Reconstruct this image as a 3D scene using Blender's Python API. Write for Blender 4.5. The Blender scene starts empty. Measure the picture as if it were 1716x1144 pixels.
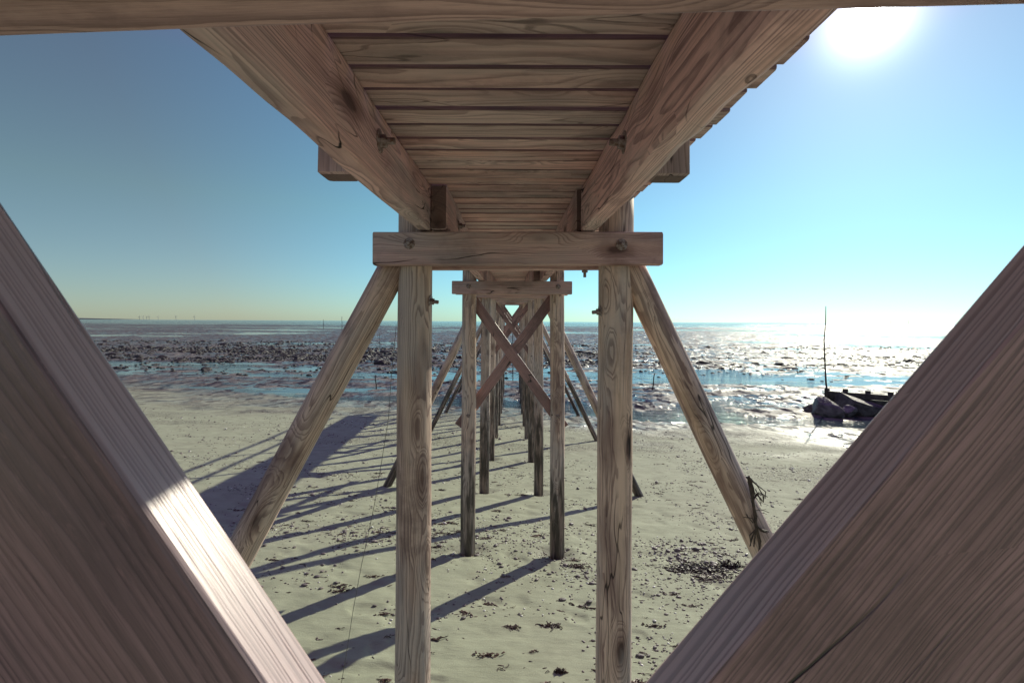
import bpy, bmesh, math, random
import numpy as np
from mathutils import Vector, Matrix

random.seed(7)
rng = np.random.default_rng(11)
SC = bpy.context.scene
COL = SC.collection
R = math.radians

# ------------------------------------------------------------------ camera, sky, sun
F = 800.0                      # focal length in photo pixels (photo is 1716 wide)
ROLL = R(0.30)
CAMZ = 5.0
cam_d = bpy.data.cameras.new('camera')
cam = bpy.data.objects.new('camera', cam_d); COL.objects.link(cam)
cam_d.sensor_width = 36.0
cam_d.lens = 36.0 * F / 1716.0
cam_d.shift_y = -33.5 / 1716.0
cam_d.clip_start = 0.02; cam_d.clip_end = 60000
cam_d.dof.use_dof = True
cam_d.dof.focus_distance = 4.0
cam_d.dof.aperture_fstop = 15.0
cam.matrix_world = Matrix.Translation((0, 0, CAMZ)) @ Matrix.Rotation(R(90), 4, 'X') @ Matrix.Rotation(ROLL, 4, 'Z')
SC.camera = cam

SUN_DIR = Vector((597, 800, 514)).normalized()
SUN_EL = math.asin(SUN_DIR.z); SUN_AZ = math.atan2(SUN_DIR.x, SUN_DIR.y)
world = bpy.data.worlds.new('World'); SC.world = world
world.use_nodes = True
wn = world.node_tree; wn.nodes.clear()
w_out = wn.nodes.new('ShaderNodeOutputWorld'); w_bg = wn.nodes.new('ShaderNodeBackground')
w_sky = wn.nodes.new('ShaderNodeTexSky')
w_sky.sky_type = 'NISHITA'; w_sky.sun_disc = False
w_sky.sun_elevation = SUN_EL; w_sky.sun_rotation = SUN_AZ
w_sky.air_density = 1.0; w_sky.dust_density = 0.2; w_sky.ozone_density = 1.5; w_sky.altitude = 0
w_tc = wn.nodes.new('ShaderNodeTexCoord'); w_xyz = wn.nodes.new('ShaderNodeSeparateXYZ')
w_nrm = wn.nodes.new('ShaderNodeVectorMath'); w_nrm.operation = 'NORMALIZE'
w_ramp = wn.nodes.new('ShaderNodeValToRGB')          # sky tint by height: greenish at horizon, unseen violet overhead added to tint shadows
e = w_ramp.color_ramp.elements
e[0].position = 0.0; e[0].color = (0.64, 0.88, 1.26, 1)
e[1].position = 1.0; e[1].color = (2.6, 0.45, 1.45, 1)
for pos, c in ((0.22, (0.86, 1.0, 1.0, 1)), (0.42, (0.94, 0.95, 1.02, 1)), (0.64, (1.6, 0.66, 1.08, 1))):
    k_ = e.new(pos); k_.color = c
wn.links.new(w_tc.outputs['Generated'], w_nrm.inputs[0]); wn.links.new(w_nrm.outputs[0], w_xyz.inputs[0])
wn.links.new(w_xyz.outputs['Z'], w_ramp.inputs[0])
w_mul = wn.nodes.new('ShaderNodeMix'); w_mul.data_type = 'RGBA'; w_mul.blend_type = 'MULTIPLY'
w_mul.inputs[0].default_value = 1.0
w_hs = wn.nodes.new('ShaderNodeHueSaturation'); w_hs.inputs['Saturation'].default_value = 1.02
wn.links.new(w_sky.outputs[0], w_hs.inputs['Color'])
wn.links.new(w_hs.outputs[0], w_mul.inputs[6]); wn.links.new(w_ramp.outputs[0], w_mul.inputs[7]); # bright core of the sun and the glare of the air right round it
w_dot = wn.nodes.new('ShaderNodeVectorMath'); w_dot.operation = 'DOT_PRODUCT'; w_dot.inputs[1].default_value = SUN_DIR
wn.links.new(w_nrm.outputs[0], w_dot.inputs[0])
def lobe(n, a):
    p_ = wn.nodes.new('ShaderNodeMath'); p_.operation = 'POWER'; p_.inputs[1].default_value = n
    q_ = wn.nodes.new('ShaderNodeMath'); q_.operation = 'MULTIPLY'; q_.inputs[1].default_value = a
    mx = wn.nodes.new('ShaderNodeMath'); mx.operation = 'MAXIMUM'; mx.inputs[1].default_value = 0
    wn.links.new(w_dot.outputs['Value'], mx.inputs[0]); wn.links.new(mx.outputs[0], p_.inputs[0]); wn.links.new(p_.outputs[0], q_.inputs[0]); return q_.outputs[0]
w_ad = wn.nodes.new('ShaderNodeMath'); w_ad.operation = 'ADD'
wn.links.new(lobe(5000, 500.0), w_ad.inputs[0]); wn.links.new(lobe(700, 14.0), w_ad.inputs[1])
w_add = wn.nodes.new('ShaderNodeMix'); w_add.data_type = 'RGBA'; w_add.blend_type = 'ADD'; w_add.inputs[0].default_value = 1.0
w_r2 = wn.nodes.new('ShaderNodeValToRGB'); e = w_r2.color_ramp.elements
e[0].position = 0.35; e[0].color = (1.04, 0.95, 0.80, 1); e[1].position = 0.93; e[1].color = (0.94, 1.20, 1.24, 1)
k_ = e.new(0.74); k_.color = (0.90, 1.24, 1.17, 1)
wn.links.new(w_dot.outputs['Value'], w_r2.inputs[0])
w_m2 = wn.nodes.new('ShaderNodeMix'); w_m2.data_type = 'RGBA'; w_m2.blend_type = 'MULTIPLY'; w_m2.inputs[0].default_value = 1.0
wn.links.new(w_mul.outputs[2], w_m2.inputs[6]); wn.links.new(w_r2.outputs[0], w_m2.inputs[7])
wn.links.new(w_m2.outputs[2], w_add.inputs[6]); wn.links.new(w_ad.outputs[0], w_add.inputs[7])
wn.links.new(w_add.outputs[2], w_bg.inputs[0])
w_bg.inputs[1].default_value = 0.057
wn.links.new(w_bg.outputs[0], w_out.inputs[0])

sun_d = bpy.data.lights.new('sun', 'SUN'); sun = bpy.data.objects.new('sun', sun_d); COL.objects.link(sun)
sun_d.energy = 3.0; sun_d.angle = R(0.5); sun_d.color = (1.0, 0.96, 0.76)
sun.rotation_euler = SUN_DIR.to_track_quat('Z', 'Y').to_euler()
sun.location = SUN_DIR * 60

SC.view_settings.view_transform = 'Standard'; SC.view_settings.look = 'None'
SC.view_settings.exposure = 0.64; SC.view_settings.gamma = 1.0
SC.render.engine = 'CYCLES'
SC.cycles.max_bounces = 7; SC.cycles.diffuse_bounces = 5
SC.cycles.use_denoising = True

# ------------------------------------------------------------------ helpers
def P(x, y, d):
    """photo pixel and distance -> world point"""
    dx, dy = x - 858.0, y - 538.5
    c, s = math.cos(ROLL), math.sin(ROLL)
    ux, uy = dx * c + dy * s, -dx * s + dy * c
    return Vector((ux / F * d, d, CAMZ - uy / F * d))

WORLD = {}
def link(o, M, parent=None):
    COL.objects.link(o)
    if parent is not None:
        o.parent = parent
        o.matrix_local = WORLD[parent.name].inverted() @ M
    else:
        o.matrix_local = M
    WORLD[o.name] = M.copy()
    return o

def tag(o, label=None, cat=None, group=None, kind=None):
    if label: o['label'] = label
    if cat: o['category'] = cat
    if group: o['group'] = group
    if kind: o['kind'] = kind
    return o

def empty(name, loc, rz=0):
    o = bpy.data.objects.new(name, None); o.empty_display_size = 0.2
    return link(o, Matrix.Translation(loc) @ Matrix.Rotation(rz, 4, 'Z'))

def mesh_obj(name, bm, mat, M=None, parent=None, smooth=False, pid=None):
    me = bpy.data.meshes.new(name)
    bm.normal_update(); bm.to_mesh(me); bm.free()
    if mat: me.materials.append(mat)
    if smooth:
        me.polygons.foreach_set('use_smooth', [True] * len(me.polygons))
    if pid is not None:
        a = me.attributes.new('pid', 'FLOAT', 'POINT'); a.data.foreach_set('value', pid)
    o = bpy.data.objects.new(name, me)
    return link(o, M or Matrix.Identity(4), parent)

def frame(A, B, up):
    x = (B - A).normalized()
    z = (up - x * up.dot(x)).normalized()
    y = z.cross(x)
    m = Matrix((x, y, z)).transposed().to_4x4()
    m.translation = A
    return m

def hsh(*a):
    return (math.sin(sum(v * k for v, k in zip(a, (12.9898, 78.233, 37.719, 9.151)))) * 43758.5453) % 1.0

def wob(t, s):
    """smooth 1-d noise in -1..1"""
    i = math.floor(t); f = t - i; f = f * f * (3 - 2 * f)
    return (hsh(i, s) * (1 - f) + hsh(i + 1, s) * f) * 2 - 1

def loft(bm, rings, cap=True):
    vs = [[bm.verts.new(p) for p in r] for r in rings]
    n = len(rings[0])
    for a, b in zip(vs[:-1], vs[1:]):
        for i in range(n):
            bm.faces.new((a[i], a[(i + 1) % n], b[(i + 1) % n], b[i]))
    if cap:
        bm.faces.new(list(reversed(vs[0]))); bm.faces.new(vs[-1])

def board_rings(L, w, h, ch=0.005, wane=0.0, seed=0.0, step=0.12, warp=0.0015):
    """box along +X, width w in Y, height h in Z, corners eased; wane bites irregularly into the corners"""
    n = max(2, int(L / step))
    st = [0.0] + [L * i / n for i in range(n + 1)] + [L]
    rings = []
    for k, x in enumerate(st):
        end = k in (0, len(st) - 1)
        xx = min(max(x, ch * 0.8), L - ch * 0.8) if not end else x
        ins = ch * 0.8 if end else 0.0
        dy = wob(x * 1.1, seed + 3) * warp * 2; dz = wob(x * 1.3, seed + 5) * warp * 2
        r = []
        for ci, (sy, sz) in enumerate(((-1, -1), (1, -1), (1, 1), (-1, 1))):
            c = ch * (1 + 0.5 * wob(x * 5, seed + ci))
            if wane:
                b = wob(x * 2.6, seed + 11 + ci) * 0.7 + wob(x * 7.1, seed + 21 + ci) * 0.45
                c += wane * max(0.0, b) ** 1.3
            hy, hz = w / 2 - ins, h / 2 - ins
            pts = [(sy * hy, sz * (hz - c)), (sy * (hy - c * 0.3), sz * (hz - c * 0.3)), (sy * (hy - c), sz * hz)]
            if sy * sz > 0: pass
            else: pts.reverse()
            if (sy, sz) in ((-1, -1),): pts = [(sy * hy, sz * (hz - c)), (sy * (hy - c * 0.3), sz * (hz - c * 0.3)), (sy * (hy - c), sz * hz)]
            r += [(xx, py + dy, pz + dz) for py, pz in pts]
        rings.append(r)
    return rings

def board(name, A, B, w, h, up, mat, parent, **kw):
    A, B = Vector(A), Vector(B)
    bm = bmesh.new()
    kw.setdefault('seed', hsh(A.x, A.y, A.z, B.x) * 90)
    loft(bm, board_rings((B - A).length, w, h, **kw))
    return mesh_obj(name, bm, mat, frame(A, B, Vector(up)), parent)

def pole(name, A, B, r0, r1, mat, parent, seed=0.0, n=28, up=(0, -1, 0), lump=0.02, step=0.14):
    A, B = Vector(A), Vector(B); L = (B - A).length
    bm = bmesh.new(); rings = []
    m = max(3, int(L / step))
    for k in range(m + 1):
        x = L * k / m; r = r0 + (r1 - r0) * k / m
        oy, oz = wob(x * .8, seed) * .005, wob(x * .8, seed + 7) * .005
        ring = []
        for i in range(n):
            a = 2 * math.pi * i / n
            rr = r * (1 + lump * wob(x * 2.2 + math.cos(a) * 1.3, seed + 2 + math.sin(a)) * .6 + lump * .4 * wob(a * 1.9 + x * .6, seed + 4) * math.sin(a / 2))
            ring.append((x, rr * math.cos(a) + oy, rr * math.sin(a) + oz))
        rings.append(ring)
    loft(bm, rings)
    o = mesh_obj(name, bm, mat, frame(A, B, Vector(up)), parent, smooth=True)
    for p in o.data.polygons:
        if len(p.vertices) > 4: p.use_smooth = False
    return o

def tube(bm, pts, rad, n=6):
    pts = [Vector(p) for p in pts]
    rings = []
    for i, p in enumerate(pts):
        t = (pts[min(i + 1, len(pts) - 1)] - pts[max(i - 1, 0)]).normalized()
        u = t.orthogonal().normalized() if i == 0 else (u - t * u.dot(t)).normalized()
        v = t.cross(u); r = rad[i] if isinstance(rad, (list, tuple)) else rad
        rings.append([p + u * (r * math.cos(2 * math.pi * k / n)) + v * (r * math.sin(2 * math.pi * k / n)) for k in range(n)])
    loft(bm, rings)

def box(bm, x0, x1, y0, y1, z0, z1):
    v = [bm.verts.new((x, y, z)) for z in (z0, z1) for x, y in ((x0, y0), (x1, y0), (x1, y1), (x0, y1))]
    for f in ((3, 2, 1, 0), (4, 5, 6, 7), (0, 1, 5, 4), (1, 2, 6, 5), (2, 3, 7, 6), (3, 0, 4, 7)):
        bm.faces.new([v[i] for i in f])

# ------------------------------------------------------------------ numpy noise
def vnoise(x, y, s=0):
    xi, yi = np.floor(x), np.floor(y); fx, fy = x - xi, y - yi
    fx = fx * fx * fx * (fx * (fx * 6 - 15) + 10); fy = fy * fy * fy * (fy * (fy * 6 - 15) + 10)
    def h(a, b):
        v = np.sin(a * 127.1 + b * 311.7 + s * 74.7) * 43758.5453
        return v - np.floor(v)
    return ((h(xi, yi) * (1 - fx) + h(xi + 1, yi) * fx) * (1 - fy) + (h(xi, yi + 1) * (1 - fx) + h(xi + 1, yi + 1) * fx) * fy) * 2 - 1
def fbm(x, y, o=4, s=0):
    t = 0; a = 0.5
    for k in range(o):
        t = t + a * vnoise(x * 2 ** k + k * 17.3, y * 2 ** k - k * 9.1, s + k); a *= 0.5
    return t

def sstep(a, b, x):
    t = np.clip((x - a) / (b - a), 0, 1); return t * t * (3 - 2 * t)

# ------------------------------------------------------------------ node helpers
class NT:
    def __init__(s, name):
        s.m = bpy.data.materials.new(name); s.m.use_nodes = True
        s.t = s.m.node_tree; s.t.nodes.clear()
        s.out = s.n('ShaderNodeOutputMaterial'); s.b = s.n('ShaderNodeBsdfPrincipled')
        s.l(s.b.outputs[0], s.out.inputs[0])
    def n(s, k, **kw):
        o = s.t.nodes.new(k)
        for a, v in kw.items(): setattr(o, a, v)
        return o
    def l(s, a, b): s.t.links.new(a, b)
    def put(s, v, sock):
        if hasattr(v, 'links') or isinstance(v, bpy.types.NodeSocket): s.l(v, sock)
        else: sock.default_value = v
    def M(s, op, a, b=0.0, c=None, clamp=False):
        o = s.n('ShaderNodeMath', operation=op, use_clamp=clamp)
        s.put(a, o.inputs[0]); s.put(b, o.inputs[1])
        if c is not None: s.put(c, o.inputs[2])
        return o.outputs[0]
    def V(s, op, a, b=(0, 0, 0), scale=None):
        o = s.n('ShaderNodeVectorMath', operation=op)
        s.put(a, o.inputs[0])
        if scale is not None: s.put(scale, o.inputs['Scale'])
        else: s.put(b, o.inputs[1])
        return o.outputs['Value'] if op in ('LENGTH', 'DOT_PRODUCT', 'DISTANCE') else o.outputs[0]
    def noise(s, vec, scale=1.0, detail=2.0, rough=0.5, col=False, dist=0.0):
        o = s.n('ShaderNodeTexNoise'); s.put(vec, o.inputs['Vector'])
        o.inputs['Scale'].default_value = scale; o.inputs['Detail'].default_value = detail
        o.inputs['Roughness'].default_value = rough; o.inputs['Distortion'].default_value = dist
        return o.outputs['Color'] if col else o.outputs['Fac']
    def vor(s, vec, scale=1.0):
        o = s.n('ShaderNodeTexVoronoi'); s.put(vec, o.inputs['Vector']); o.inputs['Scale'].default_value = scale
        return o
    def ss(s, v, a, b):
        o = s.n('ShaderNodeMapRange', interpolation_type='SMOOTHSTEP'); s.put(v, o.inputs[0])
        o.inputs[1].default_value = a; o.inputs[2].default_value = b
        o.inputs[3].default_value = 0.0; o.inputs[4].default_value = 1.0
        if a > b:
            o.inputs[1].default_value = b; o.inputs[2].default_value = a
            o.inputs[3].default_value = 1.0; o.inputs[4].default_value = 0.0
        return o.outputs[0]
    def mix(s, f, a, b, mode='MIX'):
        o = s.n('ShaderNodeMix', data_type='RGBA', blend_type=mode)
        s.put(f, o.inputs[0])
        s.put(a if not isinstance(a, tuple) else (*a, 1)[:4], o.inputs[6]); s.put(b if not isinstance(b, tuple) else (*b, 1)[:4], o.inputs[7])
        return o.outputs[2]
    def mixf(s, f, a, b):
        o = s.n('ShaderNodeMix', data_type='FLOAT'); s.put(f, o.inputs[0]); s.put(a, o.inputs[2]); s.put(b, o.inputs[3])
        return o.outputs[0]
    def xyz(s, v):
        o = s.n('ShaderNodeSeparateXYZ'); s.l(v, o.inputs[0]); return o.outputs
    def comb(s, x, y, z):
        o = s.n('ShaderNodeCombineXYZ'); s.put(x, o.inputs[0]); s.put(y, o.inputs[1]); s.put(z, o.inputs[2]); return o.outputs[0]
    def attr(s, name):
        return s.n('ShaderNodeAttribute', attribute_name=name).outputs['Fac']
    def bump(s, h, strength=1.0, dist=0.01):
        o = s.n('ShaderNodeBump'); s.l(h, o.inputs['Height']); o.inputs['Strength'].default_value = strength
        o.inputs['Distance'].default_value = dist; s.l(o.outputs[0], s.b.inputs['Normal'])
        return o
    def set(s, base=None, rough=None, spec=None, ior=None, metal=None):
        for k, v in (('Base Color', base), ('Roughness', rough), ('Specular IOR Level', spec), ('IOR', ior), ('Metallic', metal)):
            if v is None: continue
            if isinstance(v, tuple): v = (*v, 1)[:4]
            s.put(v, s.b.inputs[k])
        return s.m

def wood(name, light, dark, ring=0.008, pith=0.05, knots=0.5, crack=1.0, ringmix=0.75, tide=False, rough=0.72, spec=0.35, wob_amt=0.03, bump=0.0016, edge=False, vary=.30, grey=.5, hair=0.0, edge_light=0.0):
    t = NT(name)
    p = t.n('ShaderNodeTexCoord').outputs['Object']
    rnd = t.n('ShaderNodeObjectInfo').outputs['Random']
    seed = t.M('ADD', t.M('MULTIPLY', rnd, 91.7), t.M('MULTIPLY', t.attr('pid'), 7.31))
    wnz = t.n('ShaderNodeTexWhiteNoise', noise_dimensions='1D'); t.l(seed, wnz.inputs['W'])
    rc = wnz.outputs['Color']
    off = t.V('SCALE', rc, scale=57.0)
    q = t.V('ADD', p, off)
    qs = lambda a, b: t.V('MULTIPLY', q, (a, b, b))
    lowc = t.V('SUBTRACT', t.noise(qs(1.1, 4.0), 1.0, 2.0, .5, True), (.5, .5, .5))
    pithv = t.V('SCALE', t.V('SUBTRACT', rc, (.5, .5, .5)), scale=pith * 2)
    pp = t.V('ADD', t.V('ADD', t.V('MULTIPLY', p, (0, 1, 1)), t.V('MULTIPLY', pithv, (0, 1, 1))), t.V('MULTIPLY', t.V('SCALE', lowc, scale=wob_amt * 2), (0, 1, 1)))
    rr = t.V('LENGTH', pp)
    kv = t.vor(qs(2.3, 6.5)); kd = kv.outputs['Distance']
    kc = t.xyz(kv.outputs['Color'])
    gate = t.M('LESS_THAN', kc[0], knots)
    # irregular knots: disturb the distance
    kd2 = t.M('ADD', kd, t.M('MULTIPLY', t.M('SUBTRACT', t.noise(qs(14, 40), 1.0, 2), .5), .12))
    kwide = t.M('MULTIPLY', gate, t.ss(kd, .62, .1))
    kcore = t.M('MULTIPLY', gate, t.ss(kd2, .19, .10))
    khalo = t.M('MULTIPLY', gate, t.ss(kd2, .42, .14))
    fine = t.M('MULTIPLY', t.M('SUBTRACT', t.noise(qs(5, 22), 1.0, 3), .5), .006)
    rk = t.M('ADD', t.M('ADD', rr, t.M('MULTIPLY', kwide, .030)), fine)
    vn = t.n('ShaderNodeTexNoise', noise_dimensions='1D'); t.l(t.M('MULTIPLY', t.M('ADD', rk, seed), .35 / ring), vn.inputs['W']); vn.inputs['Scale'].default_value = 1.0; vn.inputs['Detail'].default_value = 2.0
    rk = t.M('ADD', rk, t.M('MULTIPLY', vn.outputs['Fac'], ring * 3.0))
    ph = t.M('FRACT', t.M('DIVIDE', rk, ring))
    ringv = t.M('MULTIPLY', t.M('MULTIPLY', t.ss(ph, .35, .88), t.ss(ph, 1.0, .95)), t.M('ADD', .45, t.noise(qs(1.5, 30), 1.0, 2)))
    fib = t.noise(qs(9, 260), 1.0, 2, .6)
    fib2 = t.noise(qs(3.5, 70), 1.0, 3, .6)
    stain = t.noise(qs(1.4, 6), 1.0, 3, .55)
    stain2 = t.noise(qs(.5, 9), 1.0, 2, .5)
    c = t.mix(t.M('MULTIPLY', ringv, ringmix), light, dark)
    c = t.mix(t.M('MULTIPLY', t.ss(fib2, .42, .75), .45), c, tuple(v * .62 for v in dark))
    c = t.mix(t.M('MULTIPLY', t.ss(fib, .5, .8), .35), c, tuple(min(1, v * 1.35) for v in light))
    c = t.mix(t.M('MULTIPLY', t.ss(stain, .46, .70), .62), c, (dark[0] * .62, dark[1] * .55, dark[2] * .60))
    grime = t.noise(qs(2.2, 2.2), 1.0, 6, .7)
    c = t.mix(t.M('MULTIPLY', t.ss(grime, .50, .66), .45), c, (dark[0] * .5, dark[1] * .46, dark[2] * .5))
    c = t.mix(t.M('MULTIPLY', t.ss(stain2, .5, .72), .45), c, (light[0] * 1.12, light[1] * 1.12, light[2] * 1.0))
    c = t.mix(t.M('MULTIPLY', khalo, .62), c, (dark[0] * .6, dark[1] * .5, dark[2] * .45))
    c = t.mix(t.M('MULTIPLY', kcore, .8), c, (dark[0] * .25, dark[1] * .2, dark[2] * .2))
    gry = t.M('MULTIPLY', t.ss(t.noise(qs(.8, 3.5), 1.0, 4, .6), .42, .62), grey)
    lum = (light[0] + light[1] + light[2]) / 3
    c = t.mix(gry, c, t.mix(t.M('MULTIPLY', ringv, .7), (lum * .92, lum * .86, lum * .84), (lum * .40, lum * .36, lum * .36)))
    if hair:   # rough-sawn fibres seen from close to
        hr = t.noise(qs(22, 820), 1.0, 2, .6); hr2 = t.noise(qs(60, 300), 1.0, 3, .7)
        c = t.mix(t.M('MULTIPLY', t.ss(hr, .45, .75), .40 * hair), c, tuple(v * .55 for v in dark))
        c = t.mix(t.M('MULTIPLY', t.ss(hr2, .55, .75), .35 * hair), c, tuple(v * 1.1 for v in light))
    # drying checks
    cn = t.noise(qs(.9, 7.5), 1.0, 2.5, .5)
    cw = t.M('ABSOLUTE', t.M('SUBTRACT', cn, .5))
    cg = t.ss(t.noise(qs(1.2, 3.3), 1.0, 1), .52 - .05 * max(0, crack - 1), .60)
    ck = t.M('MULTIPLY', t.M('MULTIPLY', t.ss(cw, .0075, .0015), cg), crack)
    if crack > 1.2 and not hair:   # checks that run across the grain along its spiral
        sx_ = t.xyz(q)
        sh = t.comb(t.M('MULTIPLY', sx_[0], .75), t.M('MULTIPLY', t.M('ADD', sx_[1], t.M('MULTIPLY', sx_[0], .34)), 8.0), t.M('MULTIPLY', t.M('ADD', sx_[2], t.M('MULTIPLY', sx_[0], .42)), 8.0))
        c2 = t.M('ABSOLUTE', t.M('SUBTRACT', t.noise(sh, 1.0, 1.0, .4), .5))
        wd = t.noise(qs(4, 9), 1.0, 2)
        g2 = t.ss(t.noise(qs(2.0, 4.0), 1.0, 1), .50, .57)
        ck = t.M('MAXIMUM', ck, t.M('MULTIPLY', t.ss(t.M('DIVIDE', c2, t.M('ADD', .4, wd)), .0085, .002), t.M('MULTIPLY', g2, .75)))
    c = t.mix(t.M('MULTIPLY', ck, .85), c, (.012, .008, .008))
    bri = t.M('ADD', 1.0 - vary * .5, t.M('MULTIPLY', t.xyz(rc)[1], vary))
    c = t.V('SCALE', c, scale=bri)
    if edge_light:   # sky light on upper and lower edges, painted in as a paler tone
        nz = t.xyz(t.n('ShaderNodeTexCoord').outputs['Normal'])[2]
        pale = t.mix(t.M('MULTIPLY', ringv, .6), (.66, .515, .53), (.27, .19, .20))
        c = t.mix(t.M('MULTIPLY', t.ss(t.M('ABSOLUTE', nz), .6, .9), edge_light), c, pale)
    nx = t.xyz(t.n('ShaderNodeTexCoord').outputs['Normal'])[0]   # end grain: dirt and shadow both painted in as dark colour
    c = t.mix(t.M('MULTIPLY', t.ss(t.M('ABSOLUTE', nx), .75, .95), .80), c, (.085, .055, .050))
    if edge:   # shade in the gaps, painted as a dark tone on the plank sides
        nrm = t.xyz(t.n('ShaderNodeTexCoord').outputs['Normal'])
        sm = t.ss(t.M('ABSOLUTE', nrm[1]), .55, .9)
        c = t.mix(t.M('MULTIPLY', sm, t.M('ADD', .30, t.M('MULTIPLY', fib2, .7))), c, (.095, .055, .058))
    rough_s = rough
    if tide:
        g = t.xyz(t.n('ShaderNodeNewGeometry').outputs['Position'])
        n = t.noise(qs(1.5, 14), 1.0, 4, .6)
        lev = t.M('ADD', g[2], t.M('MULTIPLY', t.M('SUBTRACT', n, .5), 2.2))
        m = t.M('MULTIPLY', t.ss(lev, 3.15, 2.75), t.ss(g[1], 4.0, 6.0))
        n2 = t.ss(t.noise(qs(2.5, 20), 1.0, 3), .35, .6)
        c = t.mix(t.M('MULTIPLY', m, t.M('ADD', .42, t.M('MULTIPLY', n2, .48))), c, (.036, .030, .024))
        rough_s = t.mixf(m, rough, .5)
    h = t.M('ADD', t.M('MULTIPLY', ringv, -.35), t.M('ADD', t.M('MULTIPLY', fib, .9), t.M('ADD', t.M('MULTIPLY', ck, -3.0), t.M('MULTIPLY', kcore, -.6))))
    t.bump(h, 1.0, bump)
    return t.set(base=c, rough=rough_s, spec=spec)

M_POST = wood('post_wood', (.72, .530, .430), (.22, .135, .120), ring=.0062, pith=.05, knots=.42, tide=True, wob_amt=.024)
M_BEAM = wood('beam_wood', (.68, .460, .430), (.31, .190, .185), ring=.007, pith=.22, knots=.25, ringmix=.6, tide=True)
M_STR = wood('stringer_wood', (.74, .490, .465), (.25, .150, .155), ring=.008, pith=.16, knots=.45, crack=1.6, ringmix=.7)
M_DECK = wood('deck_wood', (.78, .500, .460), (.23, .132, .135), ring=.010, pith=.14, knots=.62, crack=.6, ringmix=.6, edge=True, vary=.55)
M_BRACE = wood('brace_wood', (.43, .232, .226), (.13, .066, .067), ring=.0042, pith=.30, knots=.22, crack=1.7, ringmix=.7, spec=.75, rough=.40, grey=.15, hair=1.0, edge_light=.62, wob_amt=.025, bump=.0009)

M_TOP = wood('worn_beam_wood', (.60, .395, .365), (.22, .130, .125), ring=.006, pith=.25, knots=.30, crack=.8, ringmix=.7, spec=.4, rough=.6, grey=.3, hair=.8)

def steel():
    t = NT('galvanised_steel')
    p = t.n('ShaderNodeTexCoord').outputs['Object']
    n = t.noise(p, 60, 4, .6)
    c = t.mix(t.ss(n, .35, .65), (.34, .29, .29), (.15, .09, .07))
    t.bump(n, .4, .001)
    return t.set(base=c, rough=.6, metal=.25)
M_STEEL = steel()

# ------------------------------------------------------------------ the ground (one sheet) and the water
S_PTS = [-60, -14, -6, -2, 0, 2.9, 6.5, 10.3, 14.1, 17.9, 22, 25, 28, 31]
Z_PTS = [6.0, 4.3, 3.45, 3.02, 2.76, 2.33, 1.83, 1.36, .91, .58, .26, .09, -.03, -.08]
T_PTS = [0, 30, 33, 35.5, 38, 42, 52, 56, 66, 78, 84, 92, 100, 125, 180, 230, 300, 420, 520, 600, 700, 1500, 9000]
B_PTS = [.01, .005, .04, .08, .06, -.03, -.025, .08, .10, .08, .02, .06, .00, .06, .07, .02, .03, .04, .00, -.15, -.8, -5, -40]
def ground_z(x, y):
    x = np.asarray(x, float); y = np.asarray(y, float)
    s = y + .30 * x + .7 * fbm(x / 6, y / 6, 2, 5)
    beach = np.interp(s, S_PTS, Z_PTS)
    t = y + .07 * x + 2.2 * fbm(x / 11, y / 9, 2, 9)
    flat = np.interp(t, T_PTS, B_PTS)
    d = np.hypot(x, y)
    flat = flat + .10 * fbm(x / 16, y / 7, 3, 21) * np.clip(d / 60, .6, 1) + .085 * fbm(x / 3.6, y / 1.8, 3, 33) + .05 * fbm(x / .8, y / .5, 2, 37) + sstep(90, 180, d) * .22 * fbm(x / 45 + y / 90, y / 30, 4, 41)
    w = sstep(26, 31, s)
    z = beach * (1 - w) + np.where(beach > flat, np.maximum(flat, beach * 0 + flat), flat) * w
    # sand relief: low humps and footprints-size dents
    near = (1 - w) * sstep(200, 30, d)
    z = z + near * (.010 * fbm(x / .8, y / .6, 3, 51) + .04 * fbm(x / 4, y / 3, 2, 55) - .020 * sstep(.22, .50, fbm(x / .36, y / .28, 2, 57)) + .008 * fbm(x / .16, y / .11, 2, 58))
    for b_ in (2.75, 6.40, 10.2, 14.0, 17.8, 21.6):
        for x_ in (-.585, .585):
            r = np.hypot(x - x_, y - b_ - .16)
            z = z - .055 * np.exp(-(r / .20) ** 2) + .016 * np.exp(-((r - .36) / .12) ** 2)
    return z

def gz(x, y): return float(ground_z(np.array([x]), np.array([y]))[0])

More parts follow.
